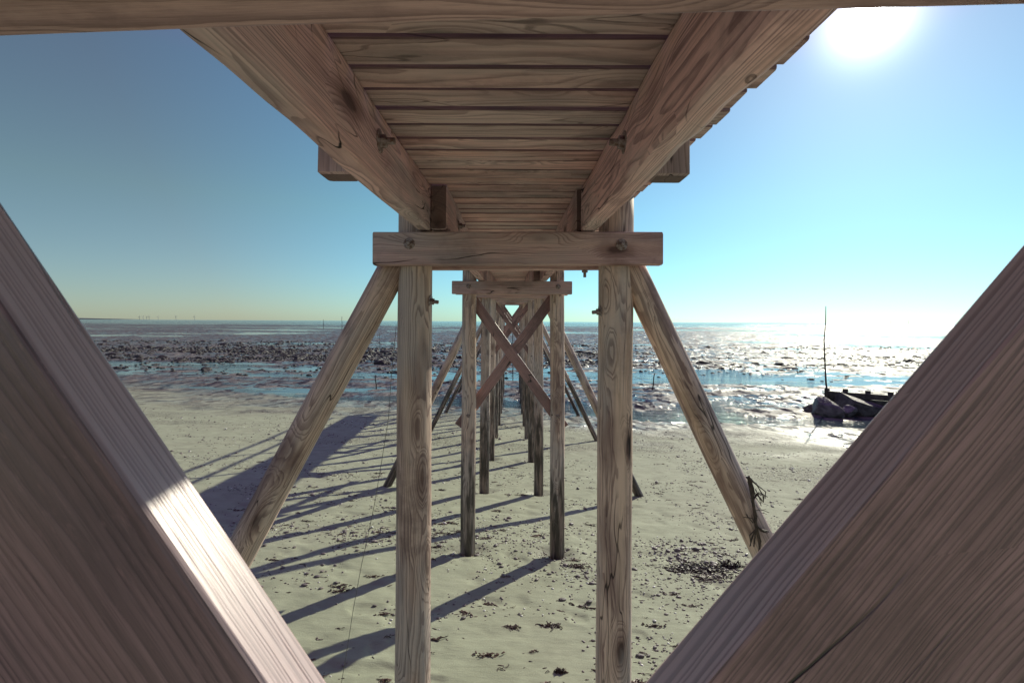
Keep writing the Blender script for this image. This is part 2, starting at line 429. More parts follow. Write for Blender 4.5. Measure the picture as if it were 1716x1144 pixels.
def build_ground():
    n1 = 900
    rad = np.concatenate([np.geomspace(.35, 2.2, 50, endpoint=False), np.geomspace(2.2, 700, n1, endpoint=False), np.geomspace(700, 26000, 60)])
    front = np.linspace(-56, 56, 420); side = np.linspace(56, 304, 70)[1:-1]
    ang = np.radians(np.concatenate([front, side]))
    Rr, A = np.meshgrid(rad, ang, indexing='ij')
    X, Y = Rr * np.sin(A), Rr * np.cos(A)
    Z = ground_z(X, Y)
    nr, na = X.shape
    co = np.stack([X, Y, Z], -1).reshape(-1, 3)
    co = np.vstack([co, [[0, 0, gz(0, 0)]]])
    i = np.arange(nr - 1)[:, None] * na; j = np.arange(na)[None, :]; j2 = (np.arange(na)[None, :] + 1) % na
    q = np.stack([i + j, i + na + j, i + na + j2, i + j2], -1).reshape(-1, 4)[:, ::-1]
    jj = np.arange(na)
    tri = np.stack([np.full(na, nr * na), jj, (jj + 1) % na], -1)[:, ::-1]
    me = bpy.data.meshes.new('beach')
    nv = len(co); nl = q.size + tri.size
    me.vertices.add(nv); me.vertices.foreach_set('co', co.ravel())
    me.loops.add(nl); me.loops.foreach_set('vertex_index', np.concatenate([q.ravel(), tri.ravel()]).astype(np.int32))
    npoly = len(q) + len(tri)
    me.polygons.add(npoly)
    ls = np.concatenate([np.arange(len(q)) * 4, len(q) * 4 + np.arange(len(tri)) * 3]).astype(np.int32)
    me.polygons.foreach_set('loop_start', ls)
    me.update(calc_edges=True); me.validate()
    me.polygons.foreach_set('use_smooth', [True] * len(me.polygons))
    x, y = co[:, 0], co[:, 1]
    s = y + .30 * x + .7 * fbm(x / 6, y / 6, 2, 5)
    mud = sstep(24.0, 31.5, s + 5.0 * fbm(x / 3.5, y / 1.6, 4, 61))
    wet = sstep(18.5, 27.0, s + 5.5 * fbm(x / 5, y / 2.2, 4, 63))
    for b_ in (6.40, 10.2, 14.0, 17.8, 21.6):      # damp sand in the scour round each pile
        for x_ in (-.585, .585):
            wet = np.maximum(wet, .75 * np.exp(-((np.hypot(x - x_, y - b_ - .16) - .02) / .24) ** 2))
    # strips of coarse shingle on the beach
    grav = np.clip(sstep(.06, .36, fbm(x / 4.2, y / 1.5, 4, 71)) * sstep(12, 17, s) + .8 * sstep(18.5, 21, s) * sstep(-.25, .15, fbm(x / 3, y / 1.2, 3, 75)), 0, 1)
    for nm, v in (('mud', mud), ('wet', wet), ('shingle', grav)):
        a = me.attributes.new(nm, 'FLOAT', 'POINT'); a.data.foreach_set('value', v.astype(np.float32))
    return me

def ground_mat():
    t = NT('sand_and_mud')
    g = t.n('ShaderNodeNewGeometry').outputs['Position']
    mud, wet, shi = t.attr('mud'), t.attr('wet'), t.attr('shingle')
    gx = t.xyz(g)
    flat = t.comb(gx[0], gx[1], 0.0)
    n_big = t.noise(flat, .35, 4, .55); n_mid = t.noise(flat, 2.2, 4, .6); n_fine = t.noise(flat, 90, 3, .7)
    n_grain = t.noise(flat, 420, 2, .7)
    stretch = t.V('MULTIPLY', flat, (.5, 1.6, 1))
    n_drift = t.noise(stretch, 3.4, 5, .65)
    sand = t.mix(t.ss(n_mid, .3, .7), (.285, .302, .212), (.36, .382, .27))
    sand = t.mix(t.M('MULTIPLY', t.ss(n_fine, .45, .75), .35), sand, (.27, .25, .18))
    sand = t.mix(t.M('MULTIPLY', t.ss(n_big, .45, .7), .35), sand, (.30, .29, .215))
    sand = t.mix(t.M('MULTIPLY', t.ss(n_grain, .60, .78), .5), sand, (.60, .58, .46))
    sand = t.mix(t.M('MULTIPLY', t.ss(n_drift, .62, .76), .28), sand, (.21, .17, .12))
    wetsand = t.mix(t.ss(n_mid, .35, .65), (.15, .135, .10), (.22, .20, .15))
    c = t.mix(t.M('MULTIPLY', wet, .85), sand, wetsand)
    sv = t.vor(flat, 26.0); sc = t.xyz(sv.outputs['Color'])
    stone = t.mix(sc[0], (.06, .045, .045), (.24, .20, .17))
    shm = t.M('MULTIPLY', shi, t.M('MULTIPLY', t.M('GREATER_THAN', sc[1], .38), t.ss(sv.outputs['Distance'], .55, .42)))
    c = t.mix(shm, c, stone)
    n_m1 = t.noise(t.V('MULTIPLY', flat, (.6, 1.0, 1)), .55, 5, .62)
    mudc = t.mix(t.ss(n_m1, .35, .65), (.062, .048, .050), (.185, .158, .150))
    mv = t.vor(t.V('MULTIPLY', flat, (1, 1, 1)), 5.5); mc = t.xyz(mv.outputs['Color'])
    mudc = t.mix(t.M('MULTIPLY', t.M('GREATER_THAN', mc[0], .55), t.M('MULTIPLY', t.ss(mv.outputs['Distance'], .5, .3), .8)), mudc, (.026, .018, .020))
    c = t.mix(mud, c, mudc)
    rough = t.mixf(wet, .85, t.mixf(t.ss(n_big, .35, .65), .28, .5))
    rough = t.mixf(mud, rough, t.mixf(t.ss(n_m1, .40, .55), .16, .62))
    hs = t.M('ADD', t.M('MULTIPLY', n_fine, .10), t.M('ADD', t.M('MULTIPLY', n_drift, .5), t.M('ADD', t.M('MULTIPLY', shm, .6), t.M('MULTIPLY', n_grain, .03))))
    mf = t.V('MULTIPLY', flat, (1, .8, 1))
    hm = t.M('ADD', t.M('MULTIPLY', t.noise(mf, 5, 3, .6), 1.6), t.M('MULTIPLY', t.noise(mf, 17, 2, .6), .5))
    h = t.mixf(mud, hs, hm)
    bn = t.bump(h, 1.0, .035)
    tl = None
    for sc_, am in ((7.0, .45), (2.7, .75), (1.1, .55)):
        k = t.V('SCALE', t.V('SUBTRACT', t.vor(t.V('MULTIPLY', flat, (1, .5, 1)), sc_).outputs['Color'], (.5, .5, .5)), scale=am)
        tl = k if tl is None else t.V('ADD', tl, k)
    tl = t.V('MULTIPLY', tl, (1, 1, .2))
    nn = t.V('NORMALIZE', t.V('ADD', bn.outputs[0], t.V('SCALE', tl, scale=t.M('MAXIMUM', t.M('MAXIMUM', t.M('MULTIPLY', mud, .9), t.M('MULTIPLY', wet, .95)), t.M('MULTIPLY', shm, .5)))))
    t.l(nn, t.b.inputs['Normal'])
    t.set(base=c, rough=rough, spec=t.mixf(mud, t.mixf(wet, .3, .5), t.mixf(t.ss(n_m1, .40, .55), .45, .15)))
    return t.m
beach = bpy.data.objects.new('beach', build_ground()); beach.data.materials.append(ground_mat())
link(beach, Matrix.Identity(4)); tag(beach, 'sandy beach sloping down to the muddy tidal flat', 'beach', kind='structure')

def water_mat():
    t = NT('shallow_sea_water')
    g = t.n('ShaderNodeNewGeometry').outputs['Position']
    gx = t.xyz(g)
    flat = t.comb(gx[0], gx[1], 0.0)
    d = t.V('LENGTH', flat)
    calm = t.ss(t.noise(t.V('MULTIPLY', flat, (.5, 1, 1)), .16, 3), .40, .56)
    shore = t.ss(d, 36, 29)
    far = t.ss(d, 120, 600)
    amp = t.M('ADD', t.M('MULTIPLY', shore, 1.0), t.M('ADD', t.M('MULTIPLY', far, 1.0), t.M('MULTIPLY', t.M('SUBTRACT', 1.0, calm), .10)), clamp=True)
    rip = t.V('MULTIPLY', flat, (.45, 1.1, 1))
    h = t.M('ADD', t.M('MULTIPLY', t.noise(rip, 1.7, 4, .6, dist=.5), 1.0), t.M('MULTIPLY', t.noise(rip, 9.0, 2, .5), .25))
    t.bump(t.M('MULTIPLY', h, t.M('ADD', amp, .03)), 1.0, .50)
    foam = t.M('MULTIPLY', t.ss(t.noise(t.V('MULTIPLY', flat, (.45, 1.4, 1)), 1.9, 5, .7), .60, .72), t.M('MULTIPLY', shore, .8))
    c = t.mix(foam, (.035, .055, .058), (.45, .48, .46))
    return t.set(base=c, rough=t.mixf(far, .05, .12), ior=1.333, spec=.5)
bm = bmesh.new()
ngon = 96; rr = [1.0, 60, 400, 3000, 30000]
cv = bm.verts.new((0, 30, 0)); prev = None
for r in rr:
    cur = [bm.verts.new((r * math.cos(2 * math.pi * k / ngon), 30 + r * math.sin(2 * math.pi * k / ngon), 0)) for k in range(ngon)]
    for k in range(ngon):
        k2 = (k + 1) % ngon
        if prev is None: bm.faces.new((cv, cur[k], cur[k2]))
        else: bm.faces.new((prev[k], cur[k], cur[k2], prev[k2]))
    prev = cur
sea = mesh_obj('sea_water', bm, water_mat())
tag(sea, 'shallow sea water lying in pools over the flat and out to the horizon', 'water', kind='structure')

# ------------------------------------------------------------------ the jetty: one thing
jetty = empty('jetty', (0, 2.9, gz(0, 2.9)))
tag(jetty, 'long weathered timber footbridge jetty on round piles, running straight out over the beach', 'jetty')
UPZ = (0, 0, 1)

def hexbolt(A, axis, parent, r=.017, head=.014, washer=True, shank=.02, name='bolt'):
    """washer + hexagonal nut + threaded end standing out along axis from surface point A"""
    bm = bmesh.new()
    def cyl(x0, x1, rad, n):
        ri = [[(x, rad * k * math.cos(2 * math.pi * i / n), rad * k * math.sin(2 * math.pi * i / n)) for i in range(n)] for x, k in ((x0, 1), (x1 - .002, 1), (x1, .86))]
        loft(bm, ri)
    if washer: cyl(-.001, .004, r * 1.75, 20)
    cyl(.0035, .004 + head, r, 6)
    if shank: cyl(.003 + head, .004 + head + shank, r * .52, 12)
    ax = Vector(axis); up = Vector((0, 0, 1)) if abs(ax.z) < .9 else Vector((0, 1, 0))
    return mesh_obj(name, bm, M_STEEL, frame(Vector(A), Vector(A) + ax, up), parent)

# distance of the front face of each trestle's cross beam, and cross beam underside (metres from camera height)
BENT_D = [None, 2.75, 6.40, 10.2, 14.0, 17.8, 21.6, 25.4, 29.2, 33.0]
BEAM_Z = [None, .335, .368, .50, .63, .715, .80, .91, 1.03, 1.13]
BH = [None, .19] + [.175] * 8
POST_PX = {1: ((695, 450), (690.5, 1140), (1031.5, 450), (1027.5, 1140), 28.6),
           2: ((787, 500), (783.7, 932), (933.5, 500), (934.2, 936), 12.0)}
posts = {}
for b in range(1, 10):
    d = BENT_D[b]; pc = d + .16
    zt = CAMZ + BEAM_Z[b] + BH[b] + .235
    for side in (0, 1):
        if b in POST_PX:
            q = POST_PX[b]; a, c = P(*q[side * 2], pc), P(*q[side * 2 + 1], pc); rad = q[4] * pc / F
        else:
            xs = (-.585 + .012 * wob(b * 1.7, 3), .585 + .012 * wob(b * 1.7, 9))[side]
            a = Vector((xs * .985, pc, 5.0)); c = Vector((xs * 1.01, pc, 2.0)); rad = .098 + .006 * wob(b * 2.3 + side, 5)
        k = (c - a) / (c.z - a.z)
        gx = a + k * (gz((a + k * (2 - a.z)).x, pc) - .45 - a.z)
        tx = a + k * (zt - a.z)
        o = pole('post', gx, tx, rad * 1.03, rad * .985, M_POST, jetty, seed=b * 3.1 + side * 1.7, n=36 if b < 3 else 20, lump=.035)
        posts[b, side] = (o, a, k, rad)
    # two cross beams clamp the posts
    hw = .84 if b == 1 else .80
    zc = CAMZ + BEAM_Z[b] + BH[b] / 2
    if b == 1:
        x0, x1 = P(624, 416, d).x, P(1112, 416, d).x
        zl, zr = P(624, 415.5, d).z, P(1112, 416.5, d).z
    elif b == 2:
        x0, x1 = P(757, 482, d).x, P(959, 482, d).x; zl = zr = zc
    else:
        x0, x1 = -hw, hw; zl, zr = zc + .004, zc - .004
    f_ = board('cross_beam', (x0, d + .0375, zl), (x1, d + .0375, zr), .075, BH[b], UPZ, M_BEAM, jetty, ch=.007)
    r_ = board('cross_beam', (x0 + .02, d + .2825, zl), (x1 - .03, d + .2825, zr), .075, BH[b], UPZ, M_BEAM, jetty, ch=.007)
    for side in (0, 1):
        a, k = posts[b, side][1:3]
        xx = (a + k * (zc - a.z)).x
        if b <= 4: hexbolt((xx, d - .001, zc + .015), (0, -1, 0), f_, r=.019)
    # raking poles on trestles 1, 3, 5, 7, 9
    if b % 2 == 1:
        for side in (0, 1):
            sg = (-1, 1)[side]
            if b == 1:
                A, B_ = (P(629.5, 504, pc), P(417, 900, pc)) if side == 0 else (P(1087, 510, pc), P(1271, 900, pc)); rad = .092 if side == 0 else .086
            else:
                xo = sg * (.585 + .15); A = Vector((xo, pc, CAMZ + BEAM_Z[b] - .08)); B_ = A + Vector((sg * 1.0, 0, -2.05)); rad = .088
            dr = (B_ - A).normalized()
            top = A - dr * ((CAMZ + BEAM_Z[b] + .02 - A.z) / -dr.z)
            foot = A + dr * 1.0
            for _ in range(60):
                if foot.z < gz(foot.x, foot.y) - .35: break
                foot = foot + dr * .15
            st = pole('raking_pole', foot, top, rad * 1.02, rad * .97, M_POST, jetty, seed=b * 7.7 + side, n=32 if b == 1 else 18, lump=.04)
    # crossed boards on trestles 2, 4, 6, 8
    else:
        zc2 = CAMZ + BEAM_Z[b] - .826
        for sg in (1, -1):
            dy = .062 if sg == 1 else .114
            hx, hz = .735, .735 * 1.385
            board('brace', (-sg * hx * .95, pc + rad - .05 + dy, zc2 + hz * .95), (sg * hx, pc + rad - .05 + dy, zc2 - hz), .05, .145, (0, 0, 1), M_BRACE, jetty, ch=.004)
        for side in (0, 1):
            a, k, rad2 = posts[b, side][1:4]
            xx = (a + k * (zc2 - .82 - a.z)).x
            if b <= 4: hexbolt((xx, pc - rad2 + .001, zc2 - .82), (0, -1, 0), posts[b, side][0], r=.015, shank=0)

# bolt ends on the insides of the nearest posts and under the beam
pc = 2.91
for (px, py, sg, side) in ((724, 505, 1, 0), (1003, 522, -1, 1)):
    A = P(px, py, pc); hexbolt((A.x - sg * .006, pc - .02, A.z), (sg, -.1, -.12), posts[1, side][0], r=.022, head=.018, shank=.028)
bolt_beam = [c for c in jetty.children if c.name.startswith('cross_beam')][1] if False else None
A = P(980, 450, 3.03)
hexbolt((A.x, 3.03, CAMZ + BEAM_Z[1] - .001), (0, 0, -1), f_ if False else posts[1, 1][0], r=.019, head=.018, shank=.03)

# stringers
SD = .258
def beam_top(b): return CAMZ + BEAM_Z[b] + BH[b]
def sbot(y):
    """underside of the stringers along the jetty"""
    ys = [-.6, 2.8] + [BENT_D[k] + .16 for k in range(2, 10)]
    zs = [beam_top(1) - .0288 * 3.4, beam_top(1)] + [beam_top(k) for k in range(2, 10)]
    return float(np.interp(y, ys, zs))
def stringer(x, w, y0, y1, **kw):
    z0, z1 = sbot(y0) + SD / 2 + .003, sbot(y1) + SD / 2 + .003
    return board('stringer', (x, y0, z0), (x, y1, z1), w, SD, UPZ, M_STR, jetty, **kw)
s_l = stringer(-.5135, .075, .20, 2.805, wane=.016, ch=.010, step=.05, warp=.0015, seed=5.3)
s_r = stringer(.4435, .087, .20, 2.815, wane=.016, ch=.012, step=.05, warp=.0015, seed=18.6)
for b in range(1, 9):
    d0, d1 = BENT_D[b], BENT_D[b + 1]
    if b % 2:
        stringer(-.421, .09, d0 + .003, d1 + .24, wane=.015); stringer(.421, .09, d0 + .075, d1 + .02, wane=.015)
    else:
        stringer(-.421, .09, d0 + .25, d1 + .02, wane=.015); stringer(.326, .09, d0 + .003, d1 + .24, wane=.015)
# bolts through the first pair of stringers and the hanger blocks outside
for sg, so in ((-1, s_l), (1, s_r)):
    xin = -.476 if sg < 0 else .40; xout = -.552 if sg < 0 else .488
    yb = 1.69; zb = sbot(yb)
    hb = board('hanger_block', (xout + sg * .064, yb, zb + .012), (xout + sg * .064, yb, zb + SD - .004), .12, .10, (0, 1, 0), M_BEAM, jetty, ch=.009, step=.3)
    hexbolt((xin - sg * -.001 if False else xin, yb + .02, zb + .15), (-sg, 0, 0), so, r=.024, head=.02, shank=.03)
hexbolt((-.376, 3.35, sbot(3.3) + .14), (1, 0, 0), [c for c in jetty.children if c.name.startswith('stringer')][2], r=.022, head=.02, shank=.02)

# deck: one part for each span, the planks inside it
PITCH, PW, PT = .151, .119, .045
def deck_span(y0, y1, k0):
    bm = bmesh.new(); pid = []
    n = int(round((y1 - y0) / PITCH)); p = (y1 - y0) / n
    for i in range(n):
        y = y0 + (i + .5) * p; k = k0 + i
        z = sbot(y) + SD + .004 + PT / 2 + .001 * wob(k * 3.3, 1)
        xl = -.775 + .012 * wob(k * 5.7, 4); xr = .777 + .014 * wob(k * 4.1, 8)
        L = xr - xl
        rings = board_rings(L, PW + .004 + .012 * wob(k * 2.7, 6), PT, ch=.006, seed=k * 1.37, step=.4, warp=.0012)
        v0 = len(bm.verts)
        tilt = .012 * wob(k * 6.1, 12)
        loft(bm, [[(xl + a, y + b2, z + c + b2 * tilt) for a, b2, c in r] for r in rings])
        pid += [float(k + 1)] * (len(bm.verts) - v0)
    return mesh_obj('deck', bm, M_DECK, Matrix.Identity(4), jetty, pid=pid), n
edges = [-.55] + [BENT_D[b] + .15 for b in range(1, 10)] 
k0 = 0
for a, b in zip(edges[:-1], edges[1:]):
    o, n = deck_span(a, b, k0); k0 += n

# railing above the deck (it throws the two thin shadows beside the deck's)
def dtop(y): return sbot(y) + SD + .004 + PT
for sg in (-1, 1):
    x = sg * .70
    ys = [-.3] + [BENT_D[b] + .5 for b in range(1, 10)]
    for y in ys[:-1] + [32.6]:
        board('rail_post', (x, y, dtop(y) + .002), (x, y, dtop(y) + 1.02), .08, .08, (0, 1, 0), M_BEAM, jetty, step=.5)
    for hh, th, ww in ((1.06, .04, .12), (.55, .10, .035)):
        for a, b in zip(edges[:-1], edges[1:]):
            board('handrail' if hh > 1 else 'guard_rail', (x - (0 if hh > 1 else sg * .06), a + .003, dtop(a) + hh), (x - (0 if hh > 1 else sg * .06), b - .003, dtop(b) + hh), ww, th, UPZ, M_BEAM, jetty, step=1.0)

# the landward trestle right in front of the camera
yl, yr = .561, .507
lb = board('cross_beam', (-.65, yl - .043, CAMZ + .331 + .06), (.655, yr - .06, CAMZ + .331 + .06), .095, .12, UPZ, M_TOP, jetty, ch=.004)
for x, y, r in ((-.752, .465, .098), (.765, .54, .098)):
    pole('post', (x, y, gz(x, y) - .4), (x, y, sbot(y) + SD), r, r * .98, M_POST, jetty, seed=x * 9, n=28)
def brace_px(p0, p1, dn, th, w, ext0, ext1, label):
    a, b = P(*p0, dn), P(*p1, dn); u = (b - a).normalized()
    a2, b2 = a - u * ext0, b + u * ext1
    nrm = Vector((0, 1, 0)).cross(u)
    if nrm.z < 0: nrm = -nrm
    off = -nrm * (w / 2) + Vector((0, th / 2, 0))
    o = board('brace', a2 + off, b2 + off, th, w, nrm, M_BRACE, jetty, ch=.0035, step=.1, warp=.0008)
    o['label'] = label
    return o
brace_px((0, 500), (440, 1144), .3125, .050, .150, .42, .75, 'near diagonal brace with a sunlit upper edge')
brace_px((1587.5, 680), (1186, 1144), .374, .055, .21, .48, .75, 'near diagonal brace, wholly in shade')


# ------------------------------------------------------------------ shore debris, rocks, stakes, groyne
def on_ground(px, py):
    """where the sight line through a photo pixel meets the ground"""
    lo, hi = .6, 2500.0
    v = P(px, py, 1.0) - Vector((0, 0, CAMZ))
    d = .6
    while d < hi:
        p = Vector((0, 0, CAMZ)) + v * d
        if p.z <= max(gz(p.x, p.y), -.02): break
        d *= 1.01
    p = Vector((0, 0, CAMZ)) + v * d
    return Vector((p.x, p.y, max(gz(p.x, p.y), 0.0)))

def simple_mat(name, c0, c1, scale, rough, spec=.4, bumpd=.01, c2=None, bscale=None):
    t = NT(name)
    p = t.n('ShaderNodeTexCoord').outputs['Object']
    rnd = t.n('ShaderNodeObjectInfo').outputs['Random']
    q = t.V('ADD', p, t.comb(t.M('MULTIPLY', rnd, 33.0), 0.0, 0.0))
    n = t.noise(q, scale, 5, .65)
    c = t.mix(t.ss(n, .35, .65), c0, c1)
    if c2: c = t.mix(t.ss(t.noise(q, scale * .35, 3, .6), .5, .65), c, c2)
    c = t.V('SCALE', c, scale=t.M('ADD', .7, t.M('MULTIPLY', rnd, .6)))
    t.bump(t.noise(q, bscale or scale * 2, 5, .7), 1.0, bumpd)
    return t.set(base=c, rough=rough, spec=spec)
M_ROCK = simple_mat('weedy_rock', (.024, .019, .018), (.066, .053, .047), 6, .55, .45, .05, (.035, .030, .018))
M_BOULDER = simple_mat('granite_boulder', (.08, .065, .07), (.22, .19, .19), 3, .6, .4, .05)
M_PEBBLE = simple_mat('pebble_stone', (.11, .085, .085), (.24, .20, .18), 40, .5, .45, .002)
M_SHELL = simple_mat('bleached_shell', (.55, .53, .48), (.75, .72, .66), 60, .35, .5, .001)
M_WEED = simple_mat('seaweed', (.050, .026, .020), (.145, .078, .055), 30, .5, .45, .002)
M_WEEDDARK = simple_mat('dark_seaweed', (.040, .026, .022), (.115, .072, .056), 30, .5, .45, .002)
M_STAKE = simple_mat('wet_stake_wood', (.030, .022, .020), (.075, .055, .048), 14, .6, .35, .004)
M_GROYNE = simple_mat('groyne_wood', (.045, .033, .034), (.10, .08, .075), 5, .6, .35, .01)
M_LINE = simple_mat('fishing_line', (.10, .095, .08), (.16, .15, .13), 50, .5, .4, .0005)
M_COAST = simple_mat('far_coast', (.14, .16, .16), (.17, .19, .19), .01, .9, .2, .5)
M_TURB = simple_mat('turbine_paint', (.42, .44, .44), (.46, .48, .48), .1, .6, .3, .01)

def rock_mesh(name, seed, sub=3, flat=.6, rough=.35, mat=None, facet=False):
    bm = bmesh.new(); bmesh.ops.create_icosphere(bm, subdivisions=sub, radius=1.0)
    r = random.Random(seed)
    planes = [(Vector((r.gauss(0, 1), r.gauss(0, 1), r.gauss(0, .8))).normalized(), r.uniform(.42, .80)) for _ in range(12)] if facet else []
    for v in bm.verts:
        p = v.co.normalized()
        k = 1 + rough * (wob(p.x * 1.7 + seed, seed) * .6 + wob(p.y * 2.1 + p.z, seed + 5) * .5 + wob(p.z * 2.9 + p.x * 2, seed + 9) * .35 + wob(p.x * 6 + p.y * 5, seed + 13) * .12)
        q = p * k
        for n, dd in planes:
            e = q.dot(n) - dd
            if e > 0: q = q - n * e * .92
        v.co = Vector((q.x, q.y * .85, q.z * flat))
    me = bpy.data.meshes.new(name); bm.normal_update(); bm.to_mesh(me); bm.free()
    me.materials.append(mat)
    if not facet: me.polygons.foreach_set('use_smooth', [True] * len(me.polygons))
    return me

def put(me, name, loc, sc, rz=0.0, tilt=0.0, label=None, cat=None, group=None):
    o = bpy.data.objects.new(name, me)
    S = Matrix.Diagonal((sc[0], sc[1], sc[2], 1)) if hasattr(sc, '__len__') else Matrix.Scale(sc, 4)
    link(o, Matrix.Translation(loc) @ Matrix.Rotation(tilt, 4, 'X') @ Matrix.Rotation(rz, 4, 'Z') @ S)
    return tag(o, label, cat, group)

def merged(name, items, mats, kind='stuff', label=None):
    """many small pieces as one mesh: items = (verts array, faces array, matrix 4x4 np, material index)"""
    V, Fc, MI, off = [], [], [], 0
    for v, f, m, mi in items:
        V.append(v @ m[:3, :3].T + m[:3, 3]); Fc.append(f + off); MI.append(np.full(len(f), mi)); off += len(v)
    V = np.vstack(V); Fc = np.vstack(Fc); MI = np.concatenate(MI)
    me = bpy.data.meshes.new(name)
    me.vertices.add(len(V)); me.vertices.foreach_set('co', V.ravel())
    me.loops.add(Fc.size); me.loops.foreach_set('vertex_index', Fc.ravel().astype(np.int32))
    me.polygons.add(len(Fc)); me.polygons.foreach_set('loop_start', (np.arange(len(Fc)) * Fc.shape[1]).astype(np.int32))
    me.polygons.foreach_set('material_index', MI.astype(np.int32))
    for m in mats: me.materials.append(m)
    me.update(calc_edges=True); me.validate()
    o = bpy.data.objects.new(name, me); link(o, Matrix.Identity(4))
    return tag(o, label, kind=kind)

def arrays(me):
    v = np.empty(len(me.vertices) * 3); me.vertices.foreach_get('co', v)
    f = np.array([p.vertices[:] for p in me.polygons]); return v.reshape(-1, 3), f

def mat4(x, y, z, sx, sy, sz, rz):
    c, s = math.cos(rz), math.sin(rz)
    m = np.eye(4); m[:3, :3] = np.array([[c, -s, 0], [s, c, 0], [0, 0, 1]]) @ np.diag([sx, sy, sz]); m[:3, 3] = (x, y, z); return m

rocks = [rock_mesh('rock_shape', 3 + i * 7, 3, .62, .45, M_ROCK) for i in range(7)]
small_rocks = [arrays(rock_mesh('small_rock_shape', 50 + i, 1, .6, .4, M_ROCK)) for i in range(5)]
# the rocky reef: candidates over the flat, kept where a patchy field is high
cand = []
rr_ = random.Random(5)
def reef(x, y):
    t = y + .07 * x
    b = np.interp(t, [37, 44, 50, 56, 72, 80, 92, 96, 104, 112], [0, .12, .25, .9, 1, .35, .15, .35, .3, 0])
    n = fbm(x / 9.0, y / 5.0, 3, 91)
    side = np.interp(x / y, [-.9, -.55, -.35, -.1, .12, .3, .5, .9], [.7, .75, 1.0, 1.2, .9, .22, .22, .3])
    return b * side * (.55 + 1.5 * n)
Y_ = rng.uniform(36, 112, 90000); X_ = Y_ * rng.uniform(-.98, .92, 90000)
keep = (rng.random(90000) < Y_ / 112) & (rng.random(90000) < reef(X_, Y_))
for x, y in zip(X_[keep].tolist()[:11000], Y_[keep].tolist()[:11000]):
    if True:
        sz = .07 + .15 * rr_.random() ** 2 + (.34 * rr_.random() ** 2 if rr_.random() < .07 else 0)
        cand.append((x, y, sz * (1 + .004 * y)))
in_view = lambda c: -.84 < c[0] / c[1] < .86
cand.sort(key=lambda c: -(c[2] / c[1]) * (1 if in_view(c) else 0))
G_ROCK = 'dark weedy rocks of the reef on the tidal flat'
for i, (x, y, s) in enumerate(cand[:290]):
    z = max(gz(x, y), -.06)
    put(rocks[i % 7], 'rock', (x, y, z + s * .05), (s * rr_.uniform(.9, 1.6), s * rr_.uniform(.8, 1.2), s * rr_.uniform(.45, .9)), rr_.uniform(0, 6.28), 0,
        'dark weed-covered rock lying among many on the wet tidal flat', 'rock', G_ROCK)
items = []
for i, (x, y, s) in enumerate(cand[290:]):
    z = max(gz(x, y), -.05); v, f = small_rocks[i % 5]
    items.append((v, f, mat4(x, y, z + s * .1, s * 1.3, s, s * .8, rr_.uniform(0, 6.28)), 0))
merged('reef_stones', items, [M_ROCK], label='scattered dark stones of the reef')

# pebbles and shells on the beach
peb = [rock_mesh('pebble_shape', 90 + i, 2, .55, .22, M_PEBBLE) for i in range(5)]
shl = [rock_mesh('shell_shape', 120 + i, 2, .35, .5, M_SHELL) for i in range(3)]
pebA = [arrays(rock_mesh('tiny_pebble_shape', 140 + i, 1, .55, .25, M_PEBBLE)) for i in range(5)]
def wrack(x, y):
    """density of debris: drift lines parallel to the water"""
    s = y + .30 * x
    lines = [(4.6, .5, .25), (6.4, .6, 1.0), (7.7, .7, 1.1), (9.9, .6, .7), (12.2, 1.2, .5), (15.5, 1.2, .8), (18.5, 1.3, .9), (21.5, 1.2, .7)]
    b = sum(a * np.exp(-((s - c) / w) ** 2) for c, w, a in lines) + .10
    n = fbm(x / 1.3, y / .8, 3, 77)
    return b * np.maximum(0.0, .42 + 1.7 * n)
pc_ = []
Y_ = 2.6 * (24 / 2.6) ** rng.random(120000); X_ = Y_ * rng.uniform(-.85, .85, 120000)
keep = rng.random(120000) < wrack(X_, Y_)
for x, y in zip(X_[keep].tolist()[:9000], Y_[keep].tolist()[:9000]):
    s = .006 + .010 * rr_.random() + (.022 * rr_.random() ** 2 if rr_.random() < .2 else 0)
    pc_.append((x, y, s * (.75 + .05 * y), rr_.random() < .09))
pc_.sort(key=lambda c: -(c[2] / c[1]) * (1 if abs(c[0] / c[1]) < .55 and (5 - gz(c[0], c[1])) / c[1] < .76 else 0))
np_, ns_ = 0, 0; items = []
for i, (x, y, s, sh) in enumerate(pc_):
    z = gz(x, y)
    if i < 330 and not sh and np_ < 250:
        np_ += 1
        put(peb[i % 5], 'pebble', (x, y, z + s * .3), (s * 1.25, s, s * rr_.uniform(.7, 1)), rr_.uniform(0, 6.28), -.12,
            'small mauve-grey pebble among many strewn over the sand under the jetty', 'pebble', 'pebbles strewn over the sand')
    elif i < 400 and sh and ns_ < 60:
        ns_ += 1
        put(shl[i % 3], 'shell_fragment', (x, y, z + s * .25), (s * 1.1, s * .8, s * .8), rr_.uniform(0, 6.28), rr_.uniform(-.5, .5),
            'tiny white shell fragment lying on the sand', 'shell', 'white shell fragments on the sand')
    else:
        v, f = pebA[i % 5]
        items.append((v, f, mat4(x, y, z + s * .25, s * 1.2, s, s * .8, rr_.uniform(0, 6.28)), 1 if sh else 0))
merged('shingle', items, [M_PEBBLE, M_SHELL], label='fine shingle scattered over the beach')

